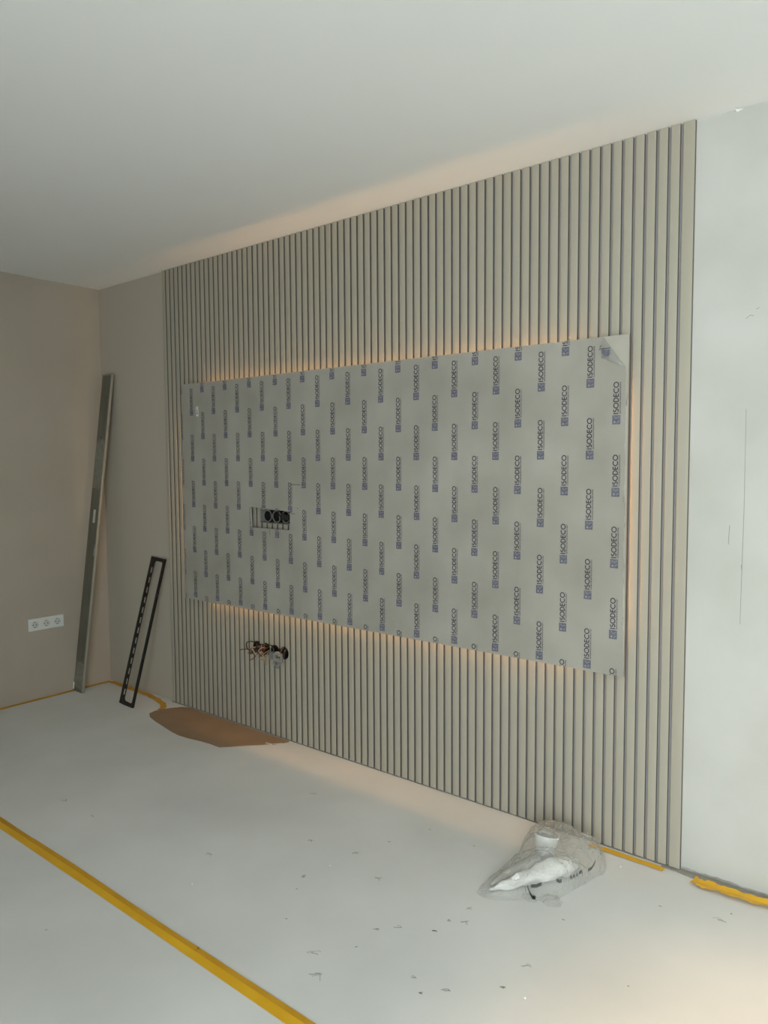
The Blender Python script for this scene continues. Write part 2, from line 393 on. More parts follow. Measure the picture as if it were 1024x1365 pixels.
# lettering
def ring_pts(cx, cy, rx, ry, a0, a1, n): return [(cx + rx * math.cos(math.radians(a0 + (a1 - a0) * k / n)), cy + ry * math.sin(math.radians(a0 + (a1 - a0) * k / n))) for k in range(n + 1)]
def glyphs():
    """stroke paths for the word, reading along +u, cap height 1"""
    g = []; x = 0.0
    g.append([(0.06, 0), (0.06, 1)]); x = 0.30
    # S
    s = ring_pts(x + 0.27, 0.745, 0.20, 0.20, 50, 180, 6) + ring_pts(x + 0.27, 0.745, 0.20, 0.22, 180, 270, 4)[1:] + ring_pts(x + 0.25, 0.275, 0.24, 0.25, 90, -60, 7)[1:] + ring_pts(x + 0.25, 0.275, 0.24, 0.22, -60, -150, 4)[1:]
    g.append(s); x += 0.66
    g.append(ring_pts(x + 0.46, 0.5, 0.44, 0.44, 0, 360, 18)); x += 1.08
    g.append([(x + 0.06, 0), (x + 0.06, 1)]); g.append([(x + 0.06, 0.94), (x + 0.25, 0.94)] + ring_pts(x + 0.27, 0.5, 0.42, 0.44, 90, -90, 10) + [(x + 0.25, 0.06), (x + 0.06, 0.06)]); x += 0.88
    g.append([(x + 0.06, 0), (x + 0.06, 1)])
    for yy in (0.06, 0.52, 0.94): g.append([(x + 0.06, yy), (x + 0.48, yy)])
    x += 0.64
    g.append(ring_pts(x + 0.48, 0.5, 0.46, 0.44, 48, 312, 14)); x += 0.94
    g.append(ring_pts(x + 0.46, 0.5, 0.44, 0.44, 0, 360, 18)); x += 0.92
    return g, x
G, GW = glyphs()
CAPH, LEN = 0.019, 0.113
def in_hole(x, z): return HO[0][0] - 0.001 < x < HO[1][0] + 0.002 and HO[0][1] - 0.001 < z < 1.2310 - (x - 1.529) * 0.0475
def past_fold(x, z): return (x - FA[0]) * (FB[1] - FA[1]) - (z - FA[1]) * (FB[0] - FA[0]) < 0
bi, bq, bw = bmesh.new(), bmesh.new(), bmesh.new()
py = fy - 0.0004
def quad(bm, x0, x1, z0, z1, y): bm.faces.new([bm.verts.new(p) for p in ((x0, y, z0), (x1, y, z0), (x1, y, z1), (x0, y, z1))])
for k in range(-1, 27):
    cx = 1.0244 + 0.09947 * k
    zb = (1.4695 if k % 2 == 0 else 1.3342) + 0.0045 * (25 - k) / 25
    for j in range(-4, 3):
        z = zb + 0.2608 * j + random.uniform(-0.0008, 0.0008)
        if z > 1.93 or z < 0.5: continue
        jx = cx + random.uniform(-0.001, 0.001)
        # emblem square with a few pale marks
        for a in range(4):
            for b in range(4): quad(bq, jx + a * 0.0075, jx + (a + 1) * 0.0075, z + b * 0.0082, z + (b + 1) * 0.0082, py)
        cxs, czs = jx + 0.009, z + 0.0085
        st = [(cxs + r * math.cos(PI / 2 + q * PI / 5), czs + r * math.sin(PI / 2 + q * PI / 5)) for q, r in enumerate([0.0048, 0.0019] * 5)]
        bw.faces.new([bw.verts.new((a, py - 0.0003, b)) for a, b in st])
        strokes(bw, [[(jx + 0.006, z + 0.029), (jx + 0.016, z + 0.020), (jx + 0.026, z + 0.027)], [(jx + 0.018, z + 0.006), (jx + 0.026, z + 0.013)]], 0.0012, lambda a, b: (a, py - 0.0003, b))
        sc_ = LEN / GW
        strokes(bi, [[(jx + 0.0035 + CAPH * (1 - v_), z + 0.0375 + u_ * sc_) for u_, v_ in s] for s in G], 0.0034, lambda a, b: (a, py, b))
        strokes(bi, [[(jx + 0.0262, z + 0.0375), (jx + 0.0262, z + 0.1505)]], 0.0009, lambda a, b: (a, py, b))
        zz = z + 0.038
        while zz < z + 0.147:
            l = random.uniform(0.002, 0.009); quad(bi, jx + 0.0285, jx + 0.0305, zz, min(zz + l, z + 0.150), py); zz += l + 0.0022
for b_ in (bi, bq, bw):
    for p0, no in (((0, 0, 1.9095), (0, 0, 1)), ((0, 0, 0.6772), (0, 0, -1)), ((0.945, 0, 0), (-1, 0, 0)), ((3.562, 0, 0), (1, 0, 0))):
        bmesh.ops.bisect_plane(b_, geom=b_.verts[:] + b_.edges[:] + b_.faces[:], plane_co=p0, plane_no=no, clear_outer=True)
    dl = [f for f in b_.faces if in_hole(*[f.calc_center_median()[i] for i in (0, 2)]) or past_fold(*[f.calc_center_median()[i] for i in (0, 2)]) or
          (abs(f.calc_center_median()[0] - 3.52) < 0.024 and f.calc_center_median()[2] > 1.84 )]
    bmesh.ops.delete(b_, geom=dl, context='FACES')
    for f in b_.faces:
        if f.normal.y > 0: f.normal_flip()
    bmesh.ops.translate(b_, verts=b_.verts, vec=inv)
obj('lettering', bi, M_ink, film); obj('emblem', bq, M_ink2, film); obj('emblem_mark', bw, M_ink3, film)
# folded-over corner of the film
bm = bmesh.new()
def flapP(s, t):       # s along the fold A->B, t from the fold towards the tip
    A = Vector((FA[0], 0, FA[1] - 0.001)); B = Vector((FB[0], 0, FB[1])); tip = Vector((3.470, 0, 1.834))
    p = (A + (B - A) * s) * (1 - t) + tip * t
    p.y = fy - 0.001 - 0.013 * math.sin(min(t * 1.25, 1) * PI * 0.8) * (0.4 + 0.6 * math.sin(s * PI)) - 0.002 * noise.noise(p * 60)
    return p
N = 10; grid = [[bm.verts.new(T(flapP(i / N, j / 8))) for i in range(N + 1)] for j in range(9)]
for j in range(8):
    for i in range(N): bm.faces.new((grid[j][i], grid[j][i + 1], grid[j + 1][i + 1], grid[j + 1][i]))
bmesh.ops.remove_doubles(bm, verts=bm.verts, dist=1e-5)
fl = smooth(obj('film_flap', bm, M_flap, bt, label='loose corner of film folded over'))
bm = bmesh.new()
vv = [bm.verts.new(T((x, fy - 0.0155, z))) for x, z in ((3.474, 1.862), (3.504, 1.861), (3.505, 1.845), (3.499, 1.836), (3.484, 1.838), (3.474, 1.851))]
bm.faces.new(vv)
obj('emblem', bm, M_ink2, fl)
bm = bmesh.new()
strokes(bm, [[(3.466, 1.862), (3.468, 1.867), (3.474, 1.866), (3.474, 1.861)], [(3.467, 1.872), (3.473, 1.878)], [(3.476, 1.866), (3.506, 1.866)]], 0.0022, lambda a, b: T((a, fy - 0.0158, b)))
obj('lettering', bm, M_ink, fl)
# torn film curls along the right edge
bm = bmesh.new()
for z0, z1, dx in ((1.66, 1.78, 0.004), (1.30, 1.36, -0.006), (1.21, 1.30, 0.003), (1.02, 1.10, 0.004), (0.86, 0.90, -0.004)):
    n = 10; a = []; 
    for k in range(n + 1):
        t = k / n; z = z0 + (z1 - z0) * t; x = 3.563 + dx * math.sin(t * PI) + 0.003 * noise.noise(Vector((0, z * 60, 1))); wv = 0.001 + 0.003 * abs(noise.noise(Vector((z * 90, 0, 0))))
        a.append((bm.verts.new(T((x - wv, fy - 0.001, z))), bm.verts.new(T((x + wv, fy - 0.005 - 0.004 * math.sin(t * PI), z)))))
    for p_, q_ in zip(a, a[1:]): bm.faces.new((p_[0], p_[1], q_[1], q_[0]))
obj('torn_film_edge', bm, M_flap, bt)
# paper label, pencil marks
bm = bmesh.new(); v = [bm.verts.new(T((x, fy - 0.0012, z))) for x, z in ((1.083, 1.727), (1.105, 1.728), (1.103, 1.783), (1.081, 1.782))]; bm.faces.new(v)
lab = obj('paper_label', bm, M_paper, bt, label='tiny white paper label')
bm = bmesh.new(); strokes(bm, [[(1.093, 1.739), (1.0925, 1.752)], [(1.092, 1.756), (1.0915, 1.764)]], 0.008, lambda a, b: T((a, fy - 0.0016, b)))
strokes(bm, [[(1.090, 1.770), (1.094, 1.774), (1.089, 1.777)]], 0.0025, lambda a, b: T((a, fy - 0.0016, b)))
obj('label_print', bm, M_pencil, lab)
bm = bmesh.new(); strokes(bm, [[(1.838, 1.354), (1.912, 1.354)], [(1.84, 1.207), (1.872, 1.206)], [(1.681, 1.118), (1.680, 1.084)]], 0.003, lambda a, b: T((a, fy - 0.0005, b)))
strokes(bm, [[(1.887, 1.2365), (1.892, 1.2335)]], 0.006, lambda a, b: T((a, fy - 0.0005, b)))
obj('pencil_mark', bm, M_pencil, bt)
# battens and light strips, hidden behind the board
INS = 0.055; bx0, bx1, bz0, bz1 = 0.94 + INS, 3.567 - INS, 0.677 + INS, 1.911 - INS; bw_ = 0.03
for a, b, c, d in ((bx0, bx1, bz1 - bw_, bz1), (bx0, bx1, bz0, bz0 + bw_), (bx0 + 0.032, bx0 + 0.032 + bw_, bz0 + bw_, bz1 - bw_), (bx1 - 0.032 - bw_, bx1 - 0.032, bz0 + bw_, bz1 - bw_)):
    b_ = box(bmesh.new(), a, b, -0.0456, -SD - 0.0005, c, d); bmesh.ops.translate(b_, verts=b_.verts, vec=inv); obj('batten', b_, M_wood, bt)
ly0, ly1 = -0.034, -0.027
def led(x0, x1, z0, z1):
    b_ = box(bmesh.new(), x0, x1, ly0, ly1, z0, z1); bmesh.ops.translate(b_, verts=b_.verts, vec=inv); obj('led_strip', b_, M_led, bt, label='warm glowing light strip')
led(1.13, 3.40, bz1, bz1 + 0.002); led(1.13, 3.38, bz0 - 0.002, bz0)
led(bx0 + 0.030, bx0 + 0.032, 0.82, 1.72); led(bx1 - 0.032, bx1 - 0.030, 0.82, 1.74)

# ------------------------------------------------------------------ flush boxes in the wall
def round_box(parent, x, z, r, y0=-0.019, y1=0.050, m=M_boxblk):
    bm = bmesh.new(); mt = Matrix.Translation((x, y1, z)) @ Matrix.Rotation(PI / 2, 4, 'X')
    L = y1 - y0
    lathe(bm, [(0, 0), (r, 0), (r, L), (r - 0.0025, L), (r - 0.0025, 0.003), (0, 0.003)], mt, 28)
    bmesh.ops.recalc_face_normals(bm, faces=bm.faces[:])
    return smooth(obj('flush_box', bm, m, parent))
jb = thing('junction_box_row', 'row of round wall boxes with loose wires in the slats below the board', 'junction box', (HOLE_X[0], 0, HOLE_Z))
jb.location = (0, 0, 0)
for x in HOLE_X: round_box(jb, x, HOLE_Z, HOLE_R - 0.0007)
def wires(name, m, paths, r, parent):
    for p in paths: smooth(obj(name, tube(bmesh.new(), spline(p, 5), r, 6), m, parent), 60)
x0, x1_, x2, x3 = HOLE_X
zz = HOLE_Z
w1 = [[(x0, 0.0, zz), (x0 - 0.01, -0.035, zz + 0.03), (x0 - 0.035, -0.06, zz + 0.028), (x0 - 0.03, -0.062, zz - 0.005), (x0 + 0.01, -0.05, zz - 0.02)],
      [(x0, 0.02, zz + 0.01), (x0 + 0.012, -0.03, zz + 0.022), (x0 + 0.03, -0.05, zz - 0.012), (x0 - 0.015, -0.055, zz - 0.026)],
      [(x1_, 0.02, zz + 0.01), (x1_ - 0.02, -0.04, zz + 0.025), (x1_ - 0.045, -0.055, zz - 0.002), (x1_ - 0.03, -0.04, zz - 0.02)],
      [(x2, 0.02, zz), (x2 - 0.02, -0.03, zz + 0.03), (x2 + 0.012, -0.045, zz + 0.028), (x2 + 0.02, -0.04, zz - 0.005)]]
wires('dark_wire', M_dkwire, w1, 0.0032, jb)
w2 = [[(x0, 0.01, zz - 0.01), (x0 - 0.02, -0.05, zz - 0.008), (x0 - 0.062, -0.07, zz - 0.012), (x0 - 0.075, -0.072, zz - 0.018)],
      [(x0, 0.01, zz - 0.01), (x0 + 0.0, -0.05, zz - 0.03), (x0 - 0.03, -0.06, zz - 0.028)],
      [(x0 + 0.01, 0, zz - 0.015), (x0 + 0.01, -0.05, zz - 0.05), (x0 - 0.018, -0.055, zz - 0.068)],
      [(x1_, 0.01, zz), (x1_ + 0.01, -0.04, zz + 0.034), (x1_ + 0.025, -0.05, zz + 0.01)]]
wires('brown_wire', M_copper, w2, 0.003, jb)
w3 = [[(x1_, 0.01, zz - 0.01), (x1_ + 0.005, -0.05, zz - 0.025), (x1_ + 0.03, -0.06, zz - 0.03), (x1_ + 0.028, -0.06, zz - 0.048), (x1_ - 0.005, -0.062, zz - 0.045)],
      [(x1_, 0.01, zz - 0.01), (x1_ + 0.02, -0.045, zz - 0.045), (x1_ + 0.045, -0.06, zz - 0.07), (x1_ + 0.035, -0.06, zz - 0.06)],
      [(x0 + 0.01, 0.0, zz), (x0 - 0.005, -0.045, zz + 0.0), (x0 + 0.02, -0.06, zz - 0.015), (x0 + 0.035, -0.05, zz - 0.038)],
      [(x1_ - 0.01, 0.0, zz), (x1_ + 0.0, -0.045, zz + 0.012), (x1_ - 0.016, -0.056, zz - 0.005), (x1_ + 0.01, -0.058, zz - 0.02)]]
wires('tan_wire', M_tan, w3, 0.003, jb)
bm = bmesh.new(); box(bm, x1_ - 0.008, x1_ + 0.008, -0.046, -0.028, zz - 0.010, zz + 0.010, 0.002); box(bm, x1_ - 0.004, x1_ + 0.006, -0.058, -0.05, zz - 0.034, zz - 0.016, 0.001); obj('terminal_clamp', bm, M_red, jb, label='dark red terminal clamp')
bm = bmesh.new(); box(bm, x2 - 0.02, x2 + 0.026, -0.045, -0.015, zz - 0.040, zz - 0.004, 0.003); obj('terminal_block', bm, M_greymech, jb)
def insert_mesh(s=0.028):
    bm = bmesh.new()
    out = [(-s, -s * 0.9), (s, -s * 0.9), (s, s * 0.6), (s * 0.55, s), (-s * 0.55, s), (-s, s * 0.6)]
    o = [Vector((a, b)) for a, b in out]; inn = [v * 0.45 for v in o]
    for y in (0, 0.010):
        pass
    n = len(o); A = [bm.verts.new((v.x, 0, v.y)) for v in o]; B = [bm.verts.new((v.x, 0, v.y)) for v in inn]
    C = [bm.verts.new((v.x, 0.012, v.y)) for v in o]; D = [bm.verts.new((v.x, 0.012, v.y)) for v in inn]
    for i in range(n):
        j = (i + 1) % n
        for q in ((A[i], A[j], B[j], B[i]), (C[j], C[i], D[i], D[j]), (A[j], A[i], C[i], C[j]), (B[i], B[j], D[j], D[i])): bm.faces.new(q)
    bmesh.ops.recalc_face_normals(bm, faces=bm.faces[:]); return bm
o = obj('socket_insert', insert_mesh(), M_greymech, jb, label='grey socket insert hanging loose'); o.location = (x3 - 0.012, -0.055, zz - 0.018); o.rotation_euler = (0.25, 0.2, 0.3)
o = obj('support_ring', insert_mesh(0.023), M_greymech, jb); o.location = (x3 - 0.03, -0.048, zz - 0.05); o.rotation_euler = (-0.3, 0.5, -0.2)
wires('black_cable', M_dkwire, [[(x3, 0.02, zz + 0.005), (x3 + 0.005, -0.03, zz + 0.032), (x3 + 0.012, -0.055, zz + 0.01)], [(x3 + 0.01, 0.02, zz), (x3 + 0.02, -0.03, zz + 0.02), (x3 + 0.024, -0.045, zz - 0.014)]], 0.006, jb)

sb = thing('recessed_socket_box', 'dark recessed socket box with round openings seen through the cut-out of the printed board', 'junction box', (0, 0, 0))
g = 0.0008
bm = bmesh.new()
for a in ((RX0 + g, RX1 - g, 0.048, 0.054, RZ0 + g, RZ1 - g), (RX0 + g, RX0 + 0.004, -0.010, 0.048, RZ0 + g, RZ1 - g), (RX1 - 0.004, RX1 - g, -0.010, 0.048, RZ0 + g, RZ1 - g),
          (RX0 + 0.004, RX1 - 0.004, -0.010, 0.048, RZ0 + g, RZ0 + 0.004), (RX0 + 0.004, RX1 - 0.004, -0.010, 0.048, RZ1 - 0.004, RZ1 - g)): box(bm, *a)
obj('box_shell', bm, M_greymech, sb)
for i, x in enumerate((RX0 + 0.042, RX0 + 0.112, RX0 + 0.182)):
    bm = bmesh.new(); mt = Matrix.Translation((x, 0.047, (RZ0 + RZ1) / 2)) @ Matrix.Rotation(PI / 2, 4, 'X')
    lathe(bm, [(0, 0.002), (0.029, 0.002), (0.029, 0.040), (0.0325, 0.040), (0.0325, 0)], mt, 26); bmesh.ops.recalc_face_normals(bm, faces=bm.faces[:])
    f = smooth(obj('round_cup', bm, M_boxblk, sb))
    bm = bmesh.new(); lathe(bm, [(0.0325, 0.0405), (0.0325, 0.0430), (0.0275, 0.0430), (0.0275, 0.0405)], mt, 26); bmesh.ops.recalc_face_normals(bm, faces=bm.faces[:]); smooth(obj('rim', bm, M_greymech, f))
    if i < 2:
        bm = bmesh.new(); lathe(bm, [(0, 0.012), (0.006, 0.011), (0.005, 0.004), (0, 0.003)], mt, 10); obj('screw', bm, M_steel, f)
xc = RX0 + 0.18; zc = (RZ0 + RZ1) / 2
wires('black_cable', M_dkwire, [[(RX0 + 0.12, 0.02, RZ1 - 0.01), (RX0 + 0.135, -0.012, RZ1 - 0.012), (RX0 + 0.15, -0.02, zc + 0.01), (xc, 0.0, zc)], [(xc - 0.03, 0.01, zc + 0.01), (xc - 0.01, -0.02, zc + 0.022), (xc + 0.03, -0.01, zc + 0.01)]], 0.003, sb)
bm = bmesh.new(); box(bm, xc - 0.018, xc + 0.04, -0.014, 0.03, zc - 0.016, zc + 0.012, 0.003); obj('plug', bm, M_boxblk, sb)
bm = bmesh.new(); box(bm, xc - 0.026, xc - 0.020, -0.018, 0.02, zc - 0.014, zc + 0.008, 0.001); obj('contact_strip', bm, M_steel, sb)

# ------------------------------------------------------------------ triple socket on the left wall
sk = thing('triple_wall_socket', 'white plate with three round sockets in a row, low on the left wall', 'socket', (0, -0.431, 0.468))
def sock_plate():
    bm = bmesh.new(); box(bm, 0.0002, 0.009, -0.1125, 0.1125, -0.0385, 0.0385, 0.002)
    c = bmesh.new()
    for k in (-1, 0, 1): prism(c, [(k * 0.071 + 0.0205 * math.cos(2 * PI * i / 28), 0.0205 * math.sin(2 * PI * i / 28)) for i in range(28)], 'x', 0.003, 0.03)
    return cut(tomesh(bm), tomesh(c))
obj('face_plate', sock_plate(), M_plate, sk)
for k in (-1, 0, 1):
    bm = bmesh.new(); mt = Matrix.Translation((0.0, k * 0.071, 0)) @ Matrix.Rotation(PI / 2, 4, 'Y')
    lathe(bm, [(0.0205, 0.0092), (0.0195, 0.0095), (0.0185, 0.0032), (0, 0.0032)], mt, 28)
    d = smooth(obj('socket_well', bm, M_dish, sk))
    for s in (-1, 1): bm = bmesh.new(); lathe(bm, [(0, 0.0036), (0.0032, 0.0036)], Matrix.Translation((0, k * 0.071 + s * 0.0095, -0.002)) @ Matrix.Rotation(PI / 2, 4, 'Y'), 10); obj('pin_hole', bm, M_dark, d)
    for s in (-1, 1): bm = bmesh.new(); box(bm, 0.0033, 0.0088, k * 0.071 - 0.0035, k * 0.071 + 0.0035, s * 0.0165 - 0.0025, s * 0.0165 + 0.0025); obj('earth_clip', bm, M_greymech, d)

# ------------------------------------------------------------------ leaning things
def frame_from(B0, B1, T0):
    """matrix: local x across, local z up the length, local y thickness (away from viewer)"""
    X = (B1 - B0).normalized(); Z = (T0 - B0); L = Z.length; Z = Z.normalized(); Y = Z.cross(X).normalized(); X = Y.cross(Z)
    return Matrix(((X.x, Y.x, Z.x, B0.x), (X.y, Y.y, Z.y, B0.y), (X.z, Y.z, Z.z, B0.z), (0, 0, 0, 1))), L
st = thing('straightedge', 'long dull aluminium plasterer straightedge leaning upright in the room corner', 'straightedge')
B0 = Vector((0.012, -0.272, 0.004)); Tp = Vector((0.066, -0.026, 2.043)); Mx, Ls = frame_from(B0, B0 + Vector((1, 0, 0)), Tp)
st.matrix_world = Mx
wS, tS = 0.112, 0.013
bm = bmesh.new(); prism(bm, [(0, 0), (wS - 0.006, 0), (wS - 0.006, tS), (0, tS)], 'z', 0.006, Ls - 0.008); obj('blade', bm, M_alu, st)
bm = bmesh.new(); prism(bm, [(wS - 0.006, -0.004), (wS + 0.002, -0.004), (wS + 0.004, tS * 0.5), (wS + 0.002, tS), (wS - 0.006, tS)], 'z', 0.004, Ls - 0.004); obj('edge_lip', bm, M_alu_edge, st, label='bright bare metal edge')
bm = bmesh.new(); prism(bm, [(-0.001, -0.002), (wS - 0.0065, -0.002), (wS - 0.0065, tS + 0.001), (-0.001, tS + 0.001)], 'z', Ls - 0.0079, Ls); obj('end_cap', bm, M_alu_edge, st)
bm = bmesh.new(); prism(bm, [(-0.001, -0.002), (wS - 0.0065, -0.002), (wS - 0.0065, tS + 0.001), (-0.001, tS + 0.001)], 'z', 0, 0.0058); obj('end_cap', bm, M_alu, st)
def patch(zs, m, name, x0=0.002, x1=wS - 0.008, y=-0.0008, lab=None, parent=st, rag=0.02):
    bm = bmesh.new(); n = 10
    top = [(x0 + (x1 - x0) * i / n, zs[1] + rag * noise.noise(Vector((i * 0.7, zs[1] * 9, 0)))) for i in range(n + 1)]
    bot = [(x0 + (x1 - x0) * i / n, zs[0] + rag * noise.noise(Vector((i * 0.7, zs[0] * 9, 4)))) for i in range(n + 1)]
    a = [bm.verts.new((x, y, z)) for x, z in bot]; b = [bm.verts.new((x, y, z)) for x, z in top]
    for i in range(n): bm.faces.new((a[i], a[i + 1], b[i + 1], b[i]))
    o = obj(name, bm, m, parent)
    if lab: o['label'] = lab
    return o
patch((1.315, 1.625), M_alu_dirt, 'plaster_smear', lab='pale plaster smear')
patch((0.02, 0.19), M_alu_dirt, 'plaster_smear')
patch((1.09, 1.175), M_paper, 'sticker', x0=0.045, x1=0.072, y=-0.0012, lab='pale paper sticker', rag=0)
bm = bmesh.new(); lathe(bm, [(0, 0.0008), (0.005, 0.0008)], Matrix.Translation((0.052, 0, 1.645)) @ Matrix.Rotation(PI / 2, 4, 'X'), 14); obj('hanging_hole', bm, M_dark, st)
bm = bmesh.new(); box(bm, wS - 0.018, wS - 0.002, -0.0055, -0.0008, 0.88, 0.93, 0.001); box(bm, wS - 0.014, wS - 0.004, -0.005, -0.0008, 0.935, 0.95, 0.001); obj('plaster_lump', bm, M_alu_edge, st)
bm = bmesh.new(); box(bm, -0.006, 0.010, -0.006, -0.0009, 0.006, 0.05, 0.002); obj('plaster_lump', bm, M_chip, st)

bk = thing('slotted_metal_frame', 'narrow black slotted metal frame leaning against the wall beside the slats', 'metal frame')
B0 = Vector((0.484, -0.232, 0.003)); Tp = Vector((0.537, -0.012, 0.888)); Mx, Lb = frame_from(B0, B0 + Vector((1, -0.03, 0)), Tp)
bk.matrix_world = Mx
WB = 0.157; LBW = 0.050; RBW = 0.021
bm = bmesh.new(); rail = bmesh.new(); box(rail, 0, LBW, 0, 0.002, 0, Lb)
c = bmesh.new(); ns = 13
for i in range(ns):
    zc_ = 0.075 + i * (Lb - 0.12) / (ns - 0.4); box(c, 0.025, 0.041, -0.01, 0.02, zc_ - 0.018, zc_ + 0.018, 0.0)
obj('slotted_rail', cut(tomesh(rail), tomesh(c)), M_black, bk)
bm.free()
obj('side_rail', box(bmesh.new(), WB - RBW, WB, 0, 0.004, 0, Lb), M_black, bk)
obj('rail_flange', box(bmesh.new(), 0, 0.003, 0.0042, 0.016, 0, Lb), M_black, bk)
obj('rail_flange', box(bmesh.new(), WB - 0.003, WB, 0.0042, 0.009, 0, Lb), M_black, bk)
obj('crosspiece', box(bmesh.new(), LBW, WB - RBW, 0, 0.004, 0, 0.026), M_black, bk)
obj('crosspiece', box(bmesh.new(), LBW, WB - RBW, 0, 0.004, Lb - 0.022, Lb), M_black, bk)
for z_ in (0.026, Lb - 0.022):
    for xx, sx in ((LBW, 1), (WB - RBW, -1)):
        s = 1 if z_ < 0.1 else -1
        bm = bmesh.new(); prism(bm, [(xx, z_), (xx + sx * 0.012, z_), (xx + sx * 0.004, z_ + s * 0.004), (xx, z_ + s * 0.012)], 'y', 0, 0.004); obj('corner_fillet', bm, M_black, bk)

# ------------------------------------------------------------------ tapes
def tape(name, path, width, label, m=M_tape, m2=None, z=0.0012, wob=0.0, lift=0.0, seed=0, group=None):
    """path: centre line on the floor"""
    P_ = spline([(a, b, 0) for a, b in path], 10); bm = bmesh.new(); R = []
    for i, p in enumerate(P_):
        d = (P_[min(i + 1, len(P_) - 1)] - P_[max(i - 1, 0)]).normalized(); nn = Vector((-d.y, d.x, 0))
        row = []
        for k in range(7):
            t = k / 6 - 0.5; q = p + nn * (t * width * (1 + wob * noise.noise(Vector((i * 0.35, seed, 0))))) + nn * (wob * width * 0.4 * noise.noise(Vector((i * 0.2, seed + 7, 0))))
            q.z = z + lift * (0.5 + 0.5 * noise.noise(Vector((q.x * 28, q.y * 60, seed)))) * (0.4 + abs(t) * 1.2)
            row.append(bm.verts.new(q))
        R.append(row)
    for a, b in zip(R, R[1:]):
        for k in range(6): bm.faces.new((a[k], b[k], b[k + 1], a[k + 1]))
    bmesh.ops.recalc_face_normals(bm, faces=bm.faces[:])
    if sum(f.normal.z for f in bm.faces) < 0: bmesh.ops.reverse_faces(bm, faces=bm.faces[:])
    # thickness
    r = bmesh.ops.extrude_face_region(bm, geom=bm.faces[:]); 
    bmesh.ops.translate(bm, verts=[g_ for g_ in r['geom'] if isinstance(g_, bmesh.types.BMVert)], vec=(0, 0, 0.0004))
    bmesh.ops.recalc_face_normals(bm, faces=bm.faces[:])
    o = smooth(obj(name, bm, m), 50); o['label'] = label; o['category'] = 'tape'
    return o
t = thing('floor_tape', 'long straight yellow tape crossing the white floor in the foreground', 'tape', (0, 0, 0))
a = tape('lower_layer', [(0.01, -1.378), (1.5, -1.3765), (2.4, -1.3745), (3.2, -1.378), (4.4, -1.378), (6.8, -1.378)], 0.043, '', M_tape)
b = tape('upper_layer', [(0.01, -1.361), (1.5, -1.3615), (1.9, -1.358), (2.7, -1.3615), (3.2, -1.3595), (6.8, -1.3595)], 0.017, '', M_tape2, z=0.0022, wob=0.25)
for o in (a, b):
    o.parent = t; del o['label']; del o['category']
b['label'] = 'darker overlapping strip'
tape('edge_tape', [(0.024, -1.33), (0.026, -0.8), (0.024, -0.3), (0.022, -0.012)], 0.034, 'thin yellow tape along the floor edge under the left wall sockets', M_tape2, wob=0.2)
tape('edge_tape', [(0.045, -0.022), (0.25, -0.026), (0.45, -0.03), (0.58, -0.045), (0.70, -0.075), (0.775, -0.115), (0.80, -0.155)], 0.036, 'yellow tape curving from the corner to the left end of the slats', M_tape2, wob=0.3, lift=0.004)
tape('edge_tape', [(3.44, -0.045), (3.55, -0.046), (3.65, -0.047), (3.722, -0.047)], 0.026, 'short yellow tape at the foot of the slats right of the plastic bag', M_tape, z=0.0036, wob=0.2)
tape('edge_tape', [(3.825, -0.058), (3.87, -0.064), (3.95, -0.062), (4.05, -0.054), (4.2, -0.056), (4.5, -0.054), (5.2, -0.05), (6.6, -0.05)], 0.046, 'crumpled wide yellow tape at the foot of the bare right wall', M_tape, z=0.0040, wob=0.7, lift=0.014, seed=3)

# ------------------------------------------------------------------ brown sheet on the floor
poly = [(0.905, -0.024), (0.86, -0.045), (0.83, -0.085), (0.797, -0.15), (0.792, -0.185), (0.806, -0.232), (0.86, -0.262), (0.95, -0.285), (1.055, -0.305), (1.16, -0.325), (1.235, -0.333), (1.31, -0.328), (1.40, -0.312), (1.47, -0.305), (1.545, -0.305), (1.585, -0.265), (1.64, -0.20), (1.69, -0.15), (1.722, -0.105), (1.735, -0.115), (1.775, -0.03), (1.765, -0.024)]
bm = bmesh.new(); prism(bm, poly, 'z', 0.0004, 0.0026)
o = obj('brown_floor_sheet', bm, M_card); o['label'] = 'flat brown hardboard sheet with a ragged outline lying at the foot of the slats'; o['category'] = 'board'
bm = bmesh.new()
strokes(bm, [[(1.69, -0.118), (1.73, -0.112), (1.76, -0.075), (1.79, -0.06)]], 0.010, lambda a, b: (a, b, 0.0034)); obj('torn_edge', bm, M_chip, o)
# torn white paper scrap by the tape end
bm = bmesh.new(); v = [bm.verts.new(p) for p in ((0.81, -0.10, 0.004), (0.86, -0.03, 0.008), (0.93, -0.022, 0.006), (0.90, -0.045, 0.012), (0.85, -0.075, 0.006))]; bm.faces.new((v[0], v[4], v[3], v[1])); bm.faces.new((v[1], v[3], v[2]))
o = obj('paper_scrap', bm, M_chip); o['label'] = 'tiny torn white paper scrap at the left corner of the slats'; o['category'] = 'scrap'

